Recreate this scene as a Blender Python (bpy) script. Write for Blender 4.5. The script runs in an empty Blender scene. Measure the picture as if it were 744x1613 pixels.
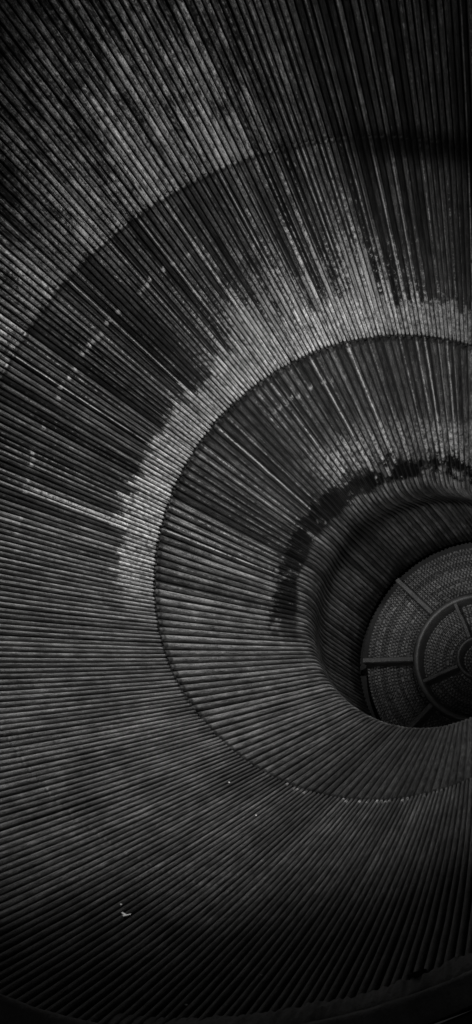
import bpy, math, random
from mathutils import Vector, Matrix, noise
random.seed(7)
PI = math.pi
S = bpy.context.scene
COL = S.collection

# ------------------------------------------------------------------ basics
def link(o, parent=None):
    COL.objects.link(o)
    if parent: o.parent = parent
    return o

def mesh_obj(name, verts, faces, mat=None, parent=None, smooth=True):
    me = bpy.data.meshes.new(name)
    me.from_pydata(verts, [], faces)
    if smooth:
        me.polygons.foreach_set('use_smooth', [True] * len(me.polygons))
    if mat: me.materials.append(mat)
    me.update()
    return link(bpy.data.objects.new(name, me), parent)

# nozzle profile: metres along the axis from the injector face -> inner radius (crests of the tubes)
ZT, ZJ, ZS, ZE = 1.015, 1.684, 2.413, 3.190      # throat, tube split, seam, exit rim
def prof(z):
    s = z - ZT
    if s < 0:
        return .52 - .076 * (.5 + .5 * math.cos(PI * max(s, -.5) / .5))
    if s < .0745:
        return .444 + s * s / .276
    return .424 + .538 * s - .0397 * s * s

# ------------------------------------------------------------------ nozzle root: axis level, open end towards -Y
AXIS_H = 2.8
ROT = Matrix(((.752, .659, 0), (0, 0, -1), (-.659, .752, 0)))
root = link(bpy.data.objects.new('rocket_nozzle', None))
root.matrix_world = Matrix.Translation((0, 0, AXIS_H)) @ ROT.normalized().to_4x4()
root['label'] = 'huge dark rocket nozzle seen from inside, ribbed walls of worn metal tubes around round injector'
root['category'] = 'rocket nozzle'
W = root.matrix_world.copy()

# ------------------------------------------------------------------ shader expressions
class E:
    nt = None
    def __init__(s, sock): s.s = sock
    @staticmethod
    def m(op, *a, clamp=False):
        n = E.nt.nodes.new('ShaderNodeMath'); n.operation = op; n.use_clamp = clamp
        for i, v in enumerate(a):
            if isinstance(v, E): E.nt.links.new(v.s, n.inputs[i])
            else: n.inputs[i].default_value = v
        return E(n.outputs[0])
    def __add__(s, o): return E.m('ADD', s, o)
    __radd__ = __add__
    def __sub__(s, o): return E.m('SUBTRACT', s, o)
    def __rsub__(s, o): return E.m('SUBTRACT', o, s)
    def __mul__(s, o): return E.m('MULTIPLY', s, o)
    __rmul__ = __mul__
    def __truediv__(s, o): return E.m('DIVIDE', s, o)

def step(x, a, b):
    n = E.nt.nodes.new('ShaderNodeMapRange'); n.interpolation_type = 'SMOOTHSTEP'
    E.nt.links.new(x.s, n.inputs[0])
    for i, v in ((1, a), (2, b)):
        if isinstance(v, E): E.nt.links.new(v.s, n.inputs[i])
        else: n.inputs[i].default_value = v
    if not isinstance(a, E) and not isinstance(b, E) and a > b:
        n.inputs[1].default_value, n.inputs[2].default_value = b, a
        n.inputs[3].default_value, n.inputs[4].default_value = 1, 0
    return E(n.outputs[0])
def inside(x, a, b, w): return step(x, a - w, a + w) * step(x, b + w, b - w)
def mix(a, b, f): return a + (b - a) * f if isinstance(a, E) or isinstance(b, E) else a + (f * (b - a))
def comb(x, y, z):
    n = E.nt.nodes.new('ShaderNodeCombineXYZ')
    for i, v in enumerate((x, y, z)):
        if isinstance(v, E): E.nt.links.new(v.s, n.inputs[i])
        else: n.inputs[i].default_value = v
    return n.outputs[0]
def noi(vec, scale=1, detail=2, rough=.5):
    n = E.nt.nodes.new('ShaderNodeTexNoise'); n.inputs['Scale'].default_value = scale
    n.inputs['Detail'].default_value = detail; n.inputs['Roughness'].default_value = rough
    E.nt.links.new(vec, n.inputs['Vector']); return E(n.outputs[0])
def white(v):
    n = E.nt.nodes.new('ShaderNodeTexWhiteNoise'); n.noise_dimensions = '1D'
    E.nt.links.new(v.s, n.inputs['W']); return E(n.outputs[0])
def vor(vec, scale):
    n = E.nt.nodes.new('ShaderNodeTexVoronoi'); n.inputs['Scale'].default_value = scale
    E.nt.links.new(vec, n.inputs['Vector']); return E(n.outputs['Distance'])

def start(name):
    m = bpy.data.materials.new(name); m.use_nodes = True
    E.nt = m.node_tree
    return m, m.node_tree.nodes['Principled BSDF']
def coords():
    t = E.nt.nodes.new('ShaderNodeTexCoord'); t.object = root
    sp = E.nt.nodes.new('ShaderNodeSeparateXYZ'); E.nt.links.new(t.outputs['Object'], sp.inputs[0])
    x, y, z = (E(sp.outputs[i]) for i in range(3))
    psi = E.m('ARCTAN2', y * -1.0, x * -1.0) * (180 / PI)     # degrees, 0 on the left side, + going down the wall
    return t.outputs['Object'], x, y, z, psi
def finish(b, val, rough, metal=0.0, bump=None, spec=.4, strength=.4, dist=.002):
    c = E.nt.nodes.new('ShaderNodeCombineColor')
    for i, k in enumerate((1.0, .99, .975)):
        E.nt.links.new((val * k).s, c.inputs[i])
    E.nt.links.new(c.outputs[0], b.inputs['Base Color'])
    if isinstance(rough, E): E.nt.links.new(rough.s, b.inputs['Roughness'])
    else: b.inputs['Roughness'].default_value = rough
    if isinstance(metal, E): E.nt.links.new(metal.s, b.inputs['Metallic'])
    else: b.inputs['Metallic'].default_value = metal
    b.inputs['Specular IOR Level'].default_value = spec
    if bump:
        n = E.nt.nodes.new('ShaderNodeBump'); n.inputs['Strength'].default_value = strength
        n.inputs['Distance'].default_value = dist
        E.nt.links.new(bump.s, n.inputs['Height']); E.nt.links.new(n.outputs[0], b.inputs['Normal'])

def tube_material(name, N, bare, outer):
    m, b = start(name)
    P, x, y, z, psi = coords()
    u = psi * (N / 360.0)
    idx = E.m('ROUND', u)
    c = u - idx                                                      # -.5 .. .5 across one tube
    w1 = white(idx); w2 = white(idx + 531.7); w3 = white(idx + 97.3)
    along = noi(comb(idx * 7.31, z * 4.0, 0), 1, 3, .6)           # streaks that follow one tube
    along2 = noi(comb(idx * 3.17, z * 14.0, 4.0), 1, 3, .65)
    group = noi(comb(psi * .16, z * 1.4, 2.0), 1, 3, .6)           # stains over several tubes
    blot = noi(P, 11, 4, .6)
    mott = noi(P, 70, 3, .7)
    fine = noi(P, 330, 4, .8)
    scr = noi(comb(idx * 7.0 + c * 5.0, z * 16.0, 1.0), 1, 4, .75)
    crest = step(E.m('ABSOLUTE', c), .42, .12)
    rag = (along - .5) * .16 + (w1 - .5) * .05 + (mott - .5) * .05
    # pale line along the crest of a tube, broken up
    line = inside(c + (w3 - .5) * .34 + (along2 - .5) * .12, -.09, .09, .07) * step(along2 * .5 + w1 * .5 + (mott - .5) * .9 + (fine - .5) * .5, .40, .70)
    tone = step(along * .75 + w2 * .45, .30, .86)                    # dark or paler tube
    # bare metal: every tube a little different, stained and scratched
    v = bare * mix(.35 + .75 * tone + .25 * w1, .70 + .25 * tone + .15 * w1, step(psi, 38, 58)) * (.4 + 1.2 * group) * (.45 + 1.1 * blot)
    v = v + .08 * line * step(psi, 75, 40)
    # soot and dirt on the lower wall, with its dimness put into the colour
    low = step(psi + (group - .5) * 40 + (blot - .5) * 14, 88, 124)
    upper = step(psi, 42, 18)                                        # the painted upper half
    if outer:
        v = v * (1.0 - low * (.55 - .25 * crest))
        patch = step(noi(comb(psi * .05, z * 2.0, 14.0), 1, 5, .7) + (scr - .5) * .25 + (mott - .5) * .2, .44, .70) * step(psi, 65, 100)
        v = v * (1.0 - patch * (.75 - .35 * crest))
        # worn coat outside the seam: pitted to the left, streaked at the top
        zonD = step(z + rag * .12, 2.405, 2.416) * step(psi + (group - .5) * 40, 38, 14)
        pit = step(mott * .7 + blot * .35 + along * .45 + (group - .5) * .35 + (fine - .5) * .7 + (scr - .5) * .5 + step(z, 2.8, 2.42) * .10, .66, .98)
        top = step(psi + (group - .5) * 20, -30, -46)
        strD = step(along * .6 + w2 * .3 + (group - .5) * .5 + (mott - .5) * .5, .45, .95)
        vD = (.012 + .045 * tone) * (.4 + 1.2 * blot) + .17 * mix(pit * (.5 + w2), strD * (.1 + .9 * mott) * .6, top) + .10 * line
        v = mix(v, vD, zonD)
        # between band and seam: dark coat of uneven tubes, pale where it has worn through
        zonC = inside(z + rag * .1, 1.80, 2.407, .006) * step(psi + (along - .5) * 16, 46, 32)
        worn = inside(psi + (group - .5) * 24, -56, -9, 9) * step(z + rag * 1.1, 2.30, 1.90)
        strk = step(along * .5 + w2 * .30 + (mott - .5) * .9 + (fine - .5) * .6 + worn * .29 + (blot - .5) * .35 + (group - .5) * .5 + step(z + rag, 2.0, 1.84) * .12 - step(psi, 4, 26) * .22, .60, .82)
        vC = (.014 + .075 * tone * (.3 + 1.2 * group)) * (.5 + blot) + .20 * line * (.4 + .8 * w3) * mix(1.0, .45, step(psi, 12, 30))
        v = mix(v, mix(vC, .32 * (.5 + .6 * w3), strk), zonC)
        # pale painted band just outside the split
        edge = 1.834 + rag * .8 + (fine - .5) * .05 + (noi(P, 30, 4, .7) - .5) * .10 + step(w3, .84, .95) * .04
        zonB = step(z - edge, .014, -.014) * step(psi + (mott - .5) * 16 + (along - .5) * 14, 62, 44)
        vB = (.08 + .44 * step(mott * .6 + fine * .3 + scr * .3, .42, .72)) * (.6 + .4 * w1) * (.5 + .9 * blot)
        v = mix(v, vB, zonB * mix(.45, .95, step(psi, -75, -35)))
        # row of pale braze drips
        drip = inside(z + (w2 - .5) * .016, 2.206, 2.22, .004) * step(w1, .45, .6) * inside(psi, -20, 50, 4) * step(mott, .35, .5)
        v = mix(v, .26, drip)
        # one pale stripe on the left
        st = inside(psi + (mott - .5) * .6, 36.2, 37.2, .3) * inside(z + rag, 1.84, 2.2, .02) * step(mott, .35, .5)
        v = mix(v, .36, st)
        bits = inside(z + (w2 - .5) * .012, 1.690, 1.706, .004) * step(w1, .35, .5) * inside(psi, 113, 148, 8) * step(mott, .40, .55)
        v = mix(v, .22, bits)
        # dirty overlap at the split and the seam
        v = v * (1.0 - .8 * inside(z + (mott - .5) * .012 + (w2 - .5) * .006, 1.678, 1.693, .003) * step(psi, 96, 66))
        v = v * (1.0 - .6 * inside(z + (mott - .5) * .012, 2.398, 2.409, .004) * upper)
        # dark soot over the top edge of the seam
        v = v * (1.0 - .85 * inside(z + (group - .5) * .12, 2.35, 2.45, .04) * step(psi + (group - .5) * 16, -46, -54))
    else:
        v = v * (1.0 - .60 * low)  # lower wall dimmed in the colour
        strk = step(along * .4 + w2 * .35 + (mott - .5) * .9 + (group - .5) * .5, .58, .74)
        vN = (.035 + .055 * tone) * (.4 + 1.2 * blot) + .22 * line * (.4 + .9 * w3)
        vN = mix(vN, .22 * (.5 + .7 * w3), strk * .7)
        v = mix(v, vN, step(psi + (along - .5) * 30, 50, 24) * step(z, 1.12, 1.15))
        # paler wash near the throat
        wash = inside(z + rag, 1.17, 1.34, .05) * inside(psi + (group - .5) * 20, -72, -8, 10)
        v = mix(v, .07 + .34 * step(mott, .35, .65) * (.3 + w1), wash * .75)
        drip = inside(z + (w2 - .5) * .016, 1.56, 1.572, .004) * step(w1, .3, .5) * inside(psi, -32, -10, 3) * step(mott, .35, .5)
        v = mix(v, .22, drip)
        # soot patches round the throat, clean metal showing through in places
        bl2 = noi(P, 26, 5, .75)
        soot = step(z + (blot - .5) * .12 + (bl2 - .5) * .26 + (scr - .5) * .06, 1.205, 1.170) * step(z + (blot - .5) * .06 + (bl2 - .5) * .06, 1.075, 1.10) * step(psi + (group - .5) * 16, 74, 44)
        soot = soot * mix(.9, step(noi(P, 9, 3, .7) + (bl2 - .5) * .5, .36, .50), step(psi, -12, -30))
        hole = step(noi(P, 13, 4, .7) + (w1 - .5) * .18 + (mott - .5) * .3, .58, .70) * step(z + rag * .3, 1.165, 1.125)
        v = mix(v, .24 * (.5 + .7 * w2) * (.4 + mott), soot * hole * .8)
        v = v * (1.0 - .97 * soot * (1.0 - hole))
        # chamber: dark oxide, shade of the deep corner painted in next to the injector
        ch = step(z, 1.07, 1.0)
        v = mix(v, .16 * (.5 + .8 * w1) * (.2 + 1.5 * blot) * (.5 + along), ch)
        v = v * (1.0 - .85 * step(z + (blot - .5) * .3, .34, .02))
        v = v * (1.0 - .6 * inside(z + (mott - .5) * .012, 1.668, 1.69, .004))
    v = v * (.25 + 1.5 * step(fine, .25, .75)) * (.35 + 1.3 * step(scr, .25, .75)) * (.75 + .5 * mott)
    v = E.m('MAXIMUM', v, .004)
    rough = .30 + .35 * mott
    met = step(v, .20, .05) * .7
    finish(b, v * (1.0 + met * .8), rough, met, mott * .6 + fine * .6, .5, .5, .0022)
    return m

M_narrow = tube_material('worn_narrow_tubes', 356, .12, True)
M_wide = tube_material('worn_wide_tubes', 178, .125, False)

def plain(name, val, rough, metal=.2, scale=40, var=1.2, strength=.4):
    m, b = start(name)
    P, x, y, z, psi = coords()
    n1 = noi(P, scale * .2, 4, .6); n2 = noi(P, scale, 3, .7); n3 = noi(P, scale * 5, 2, .7)
    v = E.m('MINIMUM', val * (.3 + var * n1) * (.5 + n2) * (.6 + .8 * n3), .85)
    finish(b, v, rough, metal, n2 + n3 * .5, .4, strength, .003)
    return m
M_back = plain('dark_braze', .015, .8)
M_rim = plain('grimy_steel', .16, .6, .2, 30, 1.5, .8)
M_flange = plain('dark_flange', .05, .7)
M_baffle = plain('baffle_copper', .07, .5, .3, 60)
M_black = plain('black_steel', .015, .85)
M_chip = plain('white_flake', 1.2, .6, 0, 200, 1.2)

def injector_material():
    m, b = start('drilled_injector')
    P, x, y, z, psi = coords()
    r = E.m('SQRT', x * x + y * y)
    ring = r / .0145
    k = E.m('ROUND', ring)
    f = E.m('ABSOLUTE', ring - k)                                   # 0 on the ring centre, .5 in the groove
    cnt = E.m('ROUND', k * (2 * PI * .0145 / .0145))
    a = psi / 360.0 * cnt + white(k) * .9 * step(r, .275, .265)
    g = E.m('ABSOLUTE', a - E.m('ROUND', a))
    d = E.m('SQRT', f * f + g * g)
    hole = step(d, .34, .22) * step(white(k * 17.3 + E.m('ROUND', a)), .04, .10)
    n1 = noi(P, 9, 4, .6); n2 = noi(P, 90, 3, .7); n3 = noi(P, 300, 2, .6)
    v = .10 * (.1 + 1.5 * n1) * (.15 + 1.6 * n2) * (.5 + n3) * (1.0 - .35 * step(f, .3, .5))
    v = v * (.45 + 1.1 * white(k * 3.7 + 11.0))
    v = v * (1.0 - .9 * hole)
    v = v + .14 * inside(d, .30, .44, .05) * step(n2, .48, .66)
    finish(b, v, .6, .3, n2 * .5 - hole - step(f, .3, .5) * .4, .4, .8, .004)
    return m
M_inj = injector_material()

# ------------------------------------------------------------------ tubes
K = 8
def zs_range(z0, z1, marks, base):
    out = set()
    n = int((z1 - z0) / base)
    for i in range(n + 1): out.add(round(z0 + (z1 - z0) * i / n, 5))
    for mk in marks:
        for d in (-.012, -.008, -.005, -.0025, 0, .0025, .005, .008, .012, .02):
            if z0 <= mk + d <= z1: out.add(round(mk + d, 5))
    return sorted(out)

def tube_geo(N, zlist, shape, seed, smooth=False):
    """one coolant tube at angle 0: a half-round ridge facing the axis"""
    verts, faces = [], []
    for z in zlist:
        h = shape(z, ((seed * 37) % 11 - 5) * .0009)
        if smooth and abs(z - ZJ) < .05: h = 1.0 if z < ZJ else .95 + .05 * min(1, (z - ZJ) / .03)
        R = prof(z) + .0012 * noise.noise((z * 7.0, seed * 3.1, 0))
        rho = PI * R / N * 1.0
        sway = rho * .10 * noise.noise((z * 5.0, seed * 9.7, 5))
        cr = R + rho
        for k in range(K + 1):
            a = -PI * .56 + PI * 1.12 * k / K
            verts.append((cr - rho * math.cos(a) * h, sway + rho * .80 * math.sin(a) * (.55 + .45 * min(1, max(h, 0))), z))
    W_ = K + 1
    for i in range(len(zlist) - 1):
        for k in range(K):
            p = i * W_ + k
            faces.append((p, p + W_, p + W_ + 1, p + 1))
    return verts, faces

def cap(t, L):      # rounded tube end: 0 at t=0, 1 beyond L
    t = max(0.0, min(1.0, t / L))
    return math.sqrt(max(0.0, 1 - (1 - t) ** 2))
def shape_wide(z, j=0):
    return .62 + .38 * cap(ZJ - .001 - z + j, .016) if z > ZJ - .03 else 1.0
def shape_narrow(z, j=0):
    h = 1.0
    if z < ZJ + .02: h = .55 + .45 * cap(z - ZJ - .004 - abs(j), .012)
    d = abs(z - ZS + j * 1.5)
    if d < .010: h = min(h, .6 + .4 * cap(d, .010))
    return h

def rot_pts(verts, a, sc):
    c, s = math.cos(a), math.sin(a)
    return [((x * c - y * s) * sc, (x * s + y * c) * sc, z) for x, y, z in verts]

def bundle(name, N, zlist, shape, mat, visible, parent):
    variants = [tube_geo(N, zlist, shape, i + N, i >= 7) for i in range(12)]
    proto = []
    for v, f in variants:
        me = bpy.data.meshes.new(name); me.from_pydata(v, [], f)
        me.polygons.foreach_set('use_smooth', [True] * len(f))
        me.materials.append(mat); proto.append(me)
    big_v, big_f = [], []
    made = 0
    for i in range(N):
        ang = 360.0 * i / N
        # tube i sits where the shader's own tube index expects its centre
        a = math.radians(180 + ang + random.uniform(-.06, .06) * 360 / N)
        sc = 1 + random.uniform(-.0012, .0012)
        psi = (ang + 180) % 360 - 180
        vi = random.randrange(7) if psi + random.uniform(-14, 14) < 84 and psi > -100 else random.randrange(7, 12)
        if visible(psi) and made < 100:
            o = bpy.data.objects.new(name, proto[vi]); link(o, parent)
            o.rotation_euler = (0, 0, a); o.scale = (sc, sc, 1)
            made += 1
        else:
            v, f = variants[vi]
            n0 = len(big_v)
            big_v += rot_pts(v, a, sc)
            big_f += [tuple(q + n0 for q in t) for t in f]
    o = mesh_obj(name, big_v, big_f, mat, parent)
    o['kind'] = 'stuff'
    print(name, 'individual', made)

def lathe(profile, n=256, close=False, jitter=0, seed=0):
    verts, faces = [], []
    m = len(profile)
    for i in range(n):
        a = 2 * PI * i / n
        c, s = math.cos(a), math.sin(a)
        for j, (z, r) in enumerate(profile):
            rr = r
            if jitter:
                rr = r + jitter * (noise.noise((c * 9 + seed, s * 9, j * .7)) + .6 * noise.noise((c * 40, s * 40 + seed, j * 1.3)))
            verts.append((rr * c, rr * s, z))
    for i in range(n):
        i2 = (i + 1) % n
        for j in range(m if close else m - 1):
            j2 = (j + 1) % m
            faces.append((i * m + j, i * m + j2, i2 * m + j2, i2 * m + j))
    return verts, faces

zw = zs_range(.03, ZJ - .001, [ZJ - .012, ZJ - .02], .03)
zn = zs_range(ZJ - .0005, ZE - .003, [ZJ + .01, ZS], .035)

# jackets behind the tubes (they close the gaps and give the wall its thickness)
def jacket(name, z0, z1, N, th, parent, mat):
    zz = [z0 + (z1 - z0) * i / 40 for i in range(41)]
    inner = [(z, prof(z) + PI * prof(z) / N * 1.25) for z in zz]
    outer = [(z, r + th) for z, r in reversed(inner)]
    v, f = lathe(inner + outer, 240, True)
    return mesh_obj(name, v, f, mat, parent)
inner_wall = jacket('chamber_wall', 0, ZJ + .002, 178, .03, root, M_back)
outer_wall = jacket('bell_wall', ZJ + .0045, ZE - .003, 356, .03, root, M_back)

bundle('wide_tube', 178, zw, shape_wide, M_wide, lambda p: -72 <= p <= 131, inner_wall)
bundle('narrow_tube', 356, zn, shape_narrow, M_narrow, lambda p: -69 <= p <= 1 or 108 <= p <= 139, outer_wall)

# ------------------------------------------------------------------ exit rim, a lumpy welded ring with a grooved flange outside it
R0 = prof(ZE)
R1 = prof(3.19)
v, f = lathe([(3.178, R1 + .02), (3.182, R1 - .003), (3.190, R1 - .006), (3.200, R1 - .002), (3.208, R1 + .006),
              (3.212, R1 + .030), (3.205, R1 + .055), (3.10, R1 + .055)], 512, False, .003, 3)
rim = mesh_obj('exit_rim', v, f, M_rim, root)
# lumpy weld bead that runs along the bottom of the bell just inside the rim
vs, fs = [], []
n, k_ = 420, 9
for i in range(n + 1):
    t = i / n
    a = math.radians(180 + 128 + 70 * t)
    am = min(1, t / .25, (1 - t) / .1 + .02)
    z0 = 3.128 + .006 * noise.noise((t * 12, 3, 0))
    for k in range(k_):
        b = PI * k / (k_ - 1)
        lump = 1 + .7 * noise.noise((t * 45, k * .5, 2)) + .8 * noise.noise((t * 140, k * .8, 7))
        zz = z0 - .050 * math.cos(b) * (.6 + .4 * am)
        hgt = (-.004 + .020 * am * (.4 + .6 * lump)) * math.sin(b) - .006 * (1 - math.sin(b))
        r = prof(zz) + .004 - hgt
        vs.append((r * math.cos(a), r * math.sin(a), zz))
for i in range(n):
    for k in range(k_ - 1):
        p = i * k_ + k
        fs.append((p, p + k_, p + k_ + 1, p + 1))
mesh_obj('weld_bead', vs, fs, M_rim, root)
R0 = R1
fl = [(3.05, R0 + .055)]
r = R0 + .061; z = 3.18
for i in range(9):
    fl += [(z, r), (z + .014, r + .006), (z + .014, r + .020), (z, r + .026)]
    r += .030
fl += [(z, r), (3.05, r)]
v, f = lathe(fl, 400, True, .001, 9)
mesh_obj('exit_flange', v, f, M_flange, root, False)

def box(cx, cy, cz, sx, sy, sz, bev=.15):
    """chamfered block"""
    vs, fs = [], []
    b = bev * min(sx, sy, sz)
    for zz, q in ((-sz / 2, b), (-sz / 2 + b, 0), (sz / 2 - b, 0), (sz / 2, b)):
        for px, py in ((-1, -1), (1, -1), (1, 1), (-1, 1)):
            vs.append((cx + px * (sx / 2 - q), cy + py * (sy / 2 - q), cz + zz))
    for l in range(3):
        for k in range(4):
            fs.append((l * 4 + k, l * 4 + (k + 1) % 4, l * 4 + 4 + (k + 1) % 4, l * 4 + 4 + k))
    fs += [(3, 2, 1, 0), (12, 13, 14, 15)]
    return vs, fs
# small black bracket sitting on the rim
v, f = box(0, 0, 0, .02, .035, .035)
a = math.radians(180 + 156.5)
clip = mesh_obj('rim_clip', rot_pts([(x + prof(3.097) - .006, y, z + 3.097) for x, y, z in v], a, 1), f, M_black, rim)
clip['label'] = 'small black clip on the rim'

# ------------------------------------------------------------------ injector
prof_i = [(0, .0)]
k = 1
while k * .0145 + .007 < .487:
    r = k * .0145
    prof_i += [(-.003, r - .0073), (0.0, r - .0055), (0.0, r + .0055), (-.003, r + .0071)]
    k += 1
prof_i += [(0, .492), (0, .497), (-.01, .500), (-.08, .500)]
v, f = lathe(prof_i, 300)
inj = mesh_obj('injector_plate', v, f, M_inj, root, False)
# recess round the injector and the dome behind it, deep shade put in as black
v, f = lathe([(-.08, .49), (-.08, .60), (.03, .60), (.03, .533)], 200)
mesh_obj('recess_ring', v, f, M_black, root)

def ring_baffle(name, r, t, h):
    v, f = lathe([(-.001, r - t / 2 - .004), (h - .006, r - t / 2), (h, r - t / 4), (h, r + t / 4), (h - .006, r + t / 2), (-.001, r + t / 2 + .004)], 200, False, .0014, r)
    return mesh_obj(name, v, f, M_baffle, inj)
H = .076
ring_baffle('ring_baffle', .264, .026, H)
ring_baffle('hub_baffle', .084, .016, H)
def radial(r0, r1, ang, t):
    prof2 = [(-t / 2 - .004, -.001), (-t / 2, .01), (-t / 2, H - .010), (-t / 3, H - .004), (t / 3, H - .004), (t / 2, H - .010), (t / 2, .01), (t / 2 + .004, -.001)]
    vs, fs = [], []
    n = 10
    for i in range(n + 1):
        r = r0 + (r1 - r0) * i / n
        for y, z in prof2: vs.append((r, y + .0025 * noise.noise((r * 30, ang, z * 30)), z))
    m = len(prof2)
    for i in range(n):
        for j in range(m - 1):
            fs.append((i * m + j, i * m + j + 1, (i + 1) * m + j + 1, (i + 1) * m + j))
    fs.append(tuple(range(m))); fs.append(tuple(n * m + j for j in reversed(range(m))))
    mesh_obj('radial_baffle', rot_pts(vs, math.radians(ang), 1), fs, M_baffle, inj, False)
for i in range(8): radial(.278, .498, 45 * i, .024)
for i in range(4): radial(.094, .252, 157.5 + 90 * i, .018)

# ------------------------------------------------------------------ small pale flakes lying on the lower wall
def flake(name, z, phi, size, shape, label, group=None):
    """thin curled scrap; its base is the wall under it"""
    a = math.radians(phi)
    R = prof(z) - .004
    o = link(bpy.data.objects.new(name, bpy.data.meshes.new(name)))
    vs, fs = [], []
    pts = shape
    n = len(pts)
    for h in (0, .0018):
        for (px, py) in pts:
            vs.append((px * size, py * size, h + .35 * size * (px * px + .5 * py * py)))
    fs.append(tuple(range(n))[::-1]); fs.append(tuple(range(n, 2 * n)))
    for i in range(n): fs.append((i, (i + 1) % n, n + (i + 1) % n, n + i))
    o.data.from_pydata(vs, [], fs); o.data.materials.append(M_chip)
    zl = Vector((-math.cos(a), -math.sin(a), .45)).normalized()     # away from the wall
    xl = Vector((-math.sin(a), math.cos(a), 0))
    yl = zl.cross(xl)
    M = Matrix((xl, yl, zl)).transposed().to_4x4()
    M.translation = Vector((R * math.cos(a), R * math.sin(a), z))
    o.matrix_world = W @ M
    o['label'] = label; o['category'] = 'flake'
    if group: o['group'] = group
Y = [(-1, -.2), (-.3, -.25), (-.25, -.9), (.15, -.95), (.2, -.2), (1, .35), (.9, .75), (.1, .35), (-.9, .25)]
Q = [(-.9, -.3), (.1, -.6), (.9, -.1), (.5, .5), (-.5, .6)]
G = 'small pale flakes lying on the lower wall'
flake('paint_flake', 2.692, -61.26, .0115, Y, 'bright white forked paint flake on the lower left ribs, largest of the flakes', G)
flake('paint_flake', 2.653, -63.09, .0032, Q, 'dim small flake right beside the bright forked one', G)
flake('paint_flake', 3.055, -45.67, .0042, Q, 'pale flake near the exit rim at the very bottom', G)
flake('paint_flake', 1.848, -73.87, .0032, Q, 'tiny flake on the ribs just outside the tube split, highest of the flakes', G)
flake('paint_flake', 1.951, -63.10, .0028, Q, 'tiny flake on the dark stained ribs below the tube split', G)
flake('paint_flake', 2.89, -40.89, .0032, Q, 'thin pale flake on the bottom ribs, rightmost of the flakes', G)

# ------------------------------------------------------------------ camera
cam = bpy.data.objects.new('camera', bpy.data.cameras.new('camera')); COL.objects.link(cam)
CV = Matrix(((0.6314024693990615, 0.6916757899683031, -0.350593102054919),
             (0.6320981934229315, -0.7209688332255572, -0.2839996749801749),
             (-0.44920239926811745, -0.042291170344442464, -0.8924285189317205)))
B = CV.transposed() @ Matrix(((1, 0, 0), (0, -1, 0), (0, 0, -1)))
M = B.to_4x4(); M.translation = Vector((1.76998067, 0, 6.14780827))
cam.matrix_world = W @ M
cam.data.sensor_fit = 'VERTICAL'
cam.data.sensor_height = 36
cam.data.lens = 2338.5128743 / 1613 * 36
cam.data.clip_start = .05; cam.data.clip_end = 200
S.camera = cam

# ------------------------------------------------------------------ light: added spots outside the open end, none of them seen, dim surroundings
wd = bpy.data.worlds.new('World'); S.world = wd; wd.use_nodes = True
wd.node_tree.nodes['Background'].inputs[0].default_value = (1, 1, 1, 1)
wd.node_tree.nodes['Background'].inputs[1].default_value = .012
def target(z, phi):
    a = math.radians(phi)
    return W @ Vector((prof(z) * math.cos(a), prof(z) * math.sin(a), z))
def spot(name, loc, tgt, power, size, blend, radius):
    l = bpy.data.lights.new(name, 'SPOT'); l.energy = power; l.spot_size = math.radians(size); l.spot_blend = blend
    l.shadow_soft_size = radius
    o = bpy.data.objects.new(name, l); COL.objects.link(o)
    o.location = loc
    o.rotation_euler = (tgt - Vector(loc)).to_track_quat('-Z', 'Y').to_euler()
spot('key_spot', (2.0, -7.4, 4.3), target(1.85, 172), 1900, 19, 1.0, .10)  # added unseen spot on the upper left wall, cone dims the outer bell
spot('fill_spot', (1.0, -8.6, 1.7), target(1.30, 138), 2200, 13.5, 1.0, .10)  # added fill for the chamber and the upper right wall
spot('overhead_spot', (-.2, -8.0, 7.2), target(1.85, -124), 4700, 24.5, 1.0, .25)  # added unseen spot that lights the left tubes from above

S.view_settings.view_transform = 'Standard'
S.view_settings.look = 'None'
S.view_settings.exposure = -.22
S.view_settings.gamma = 1
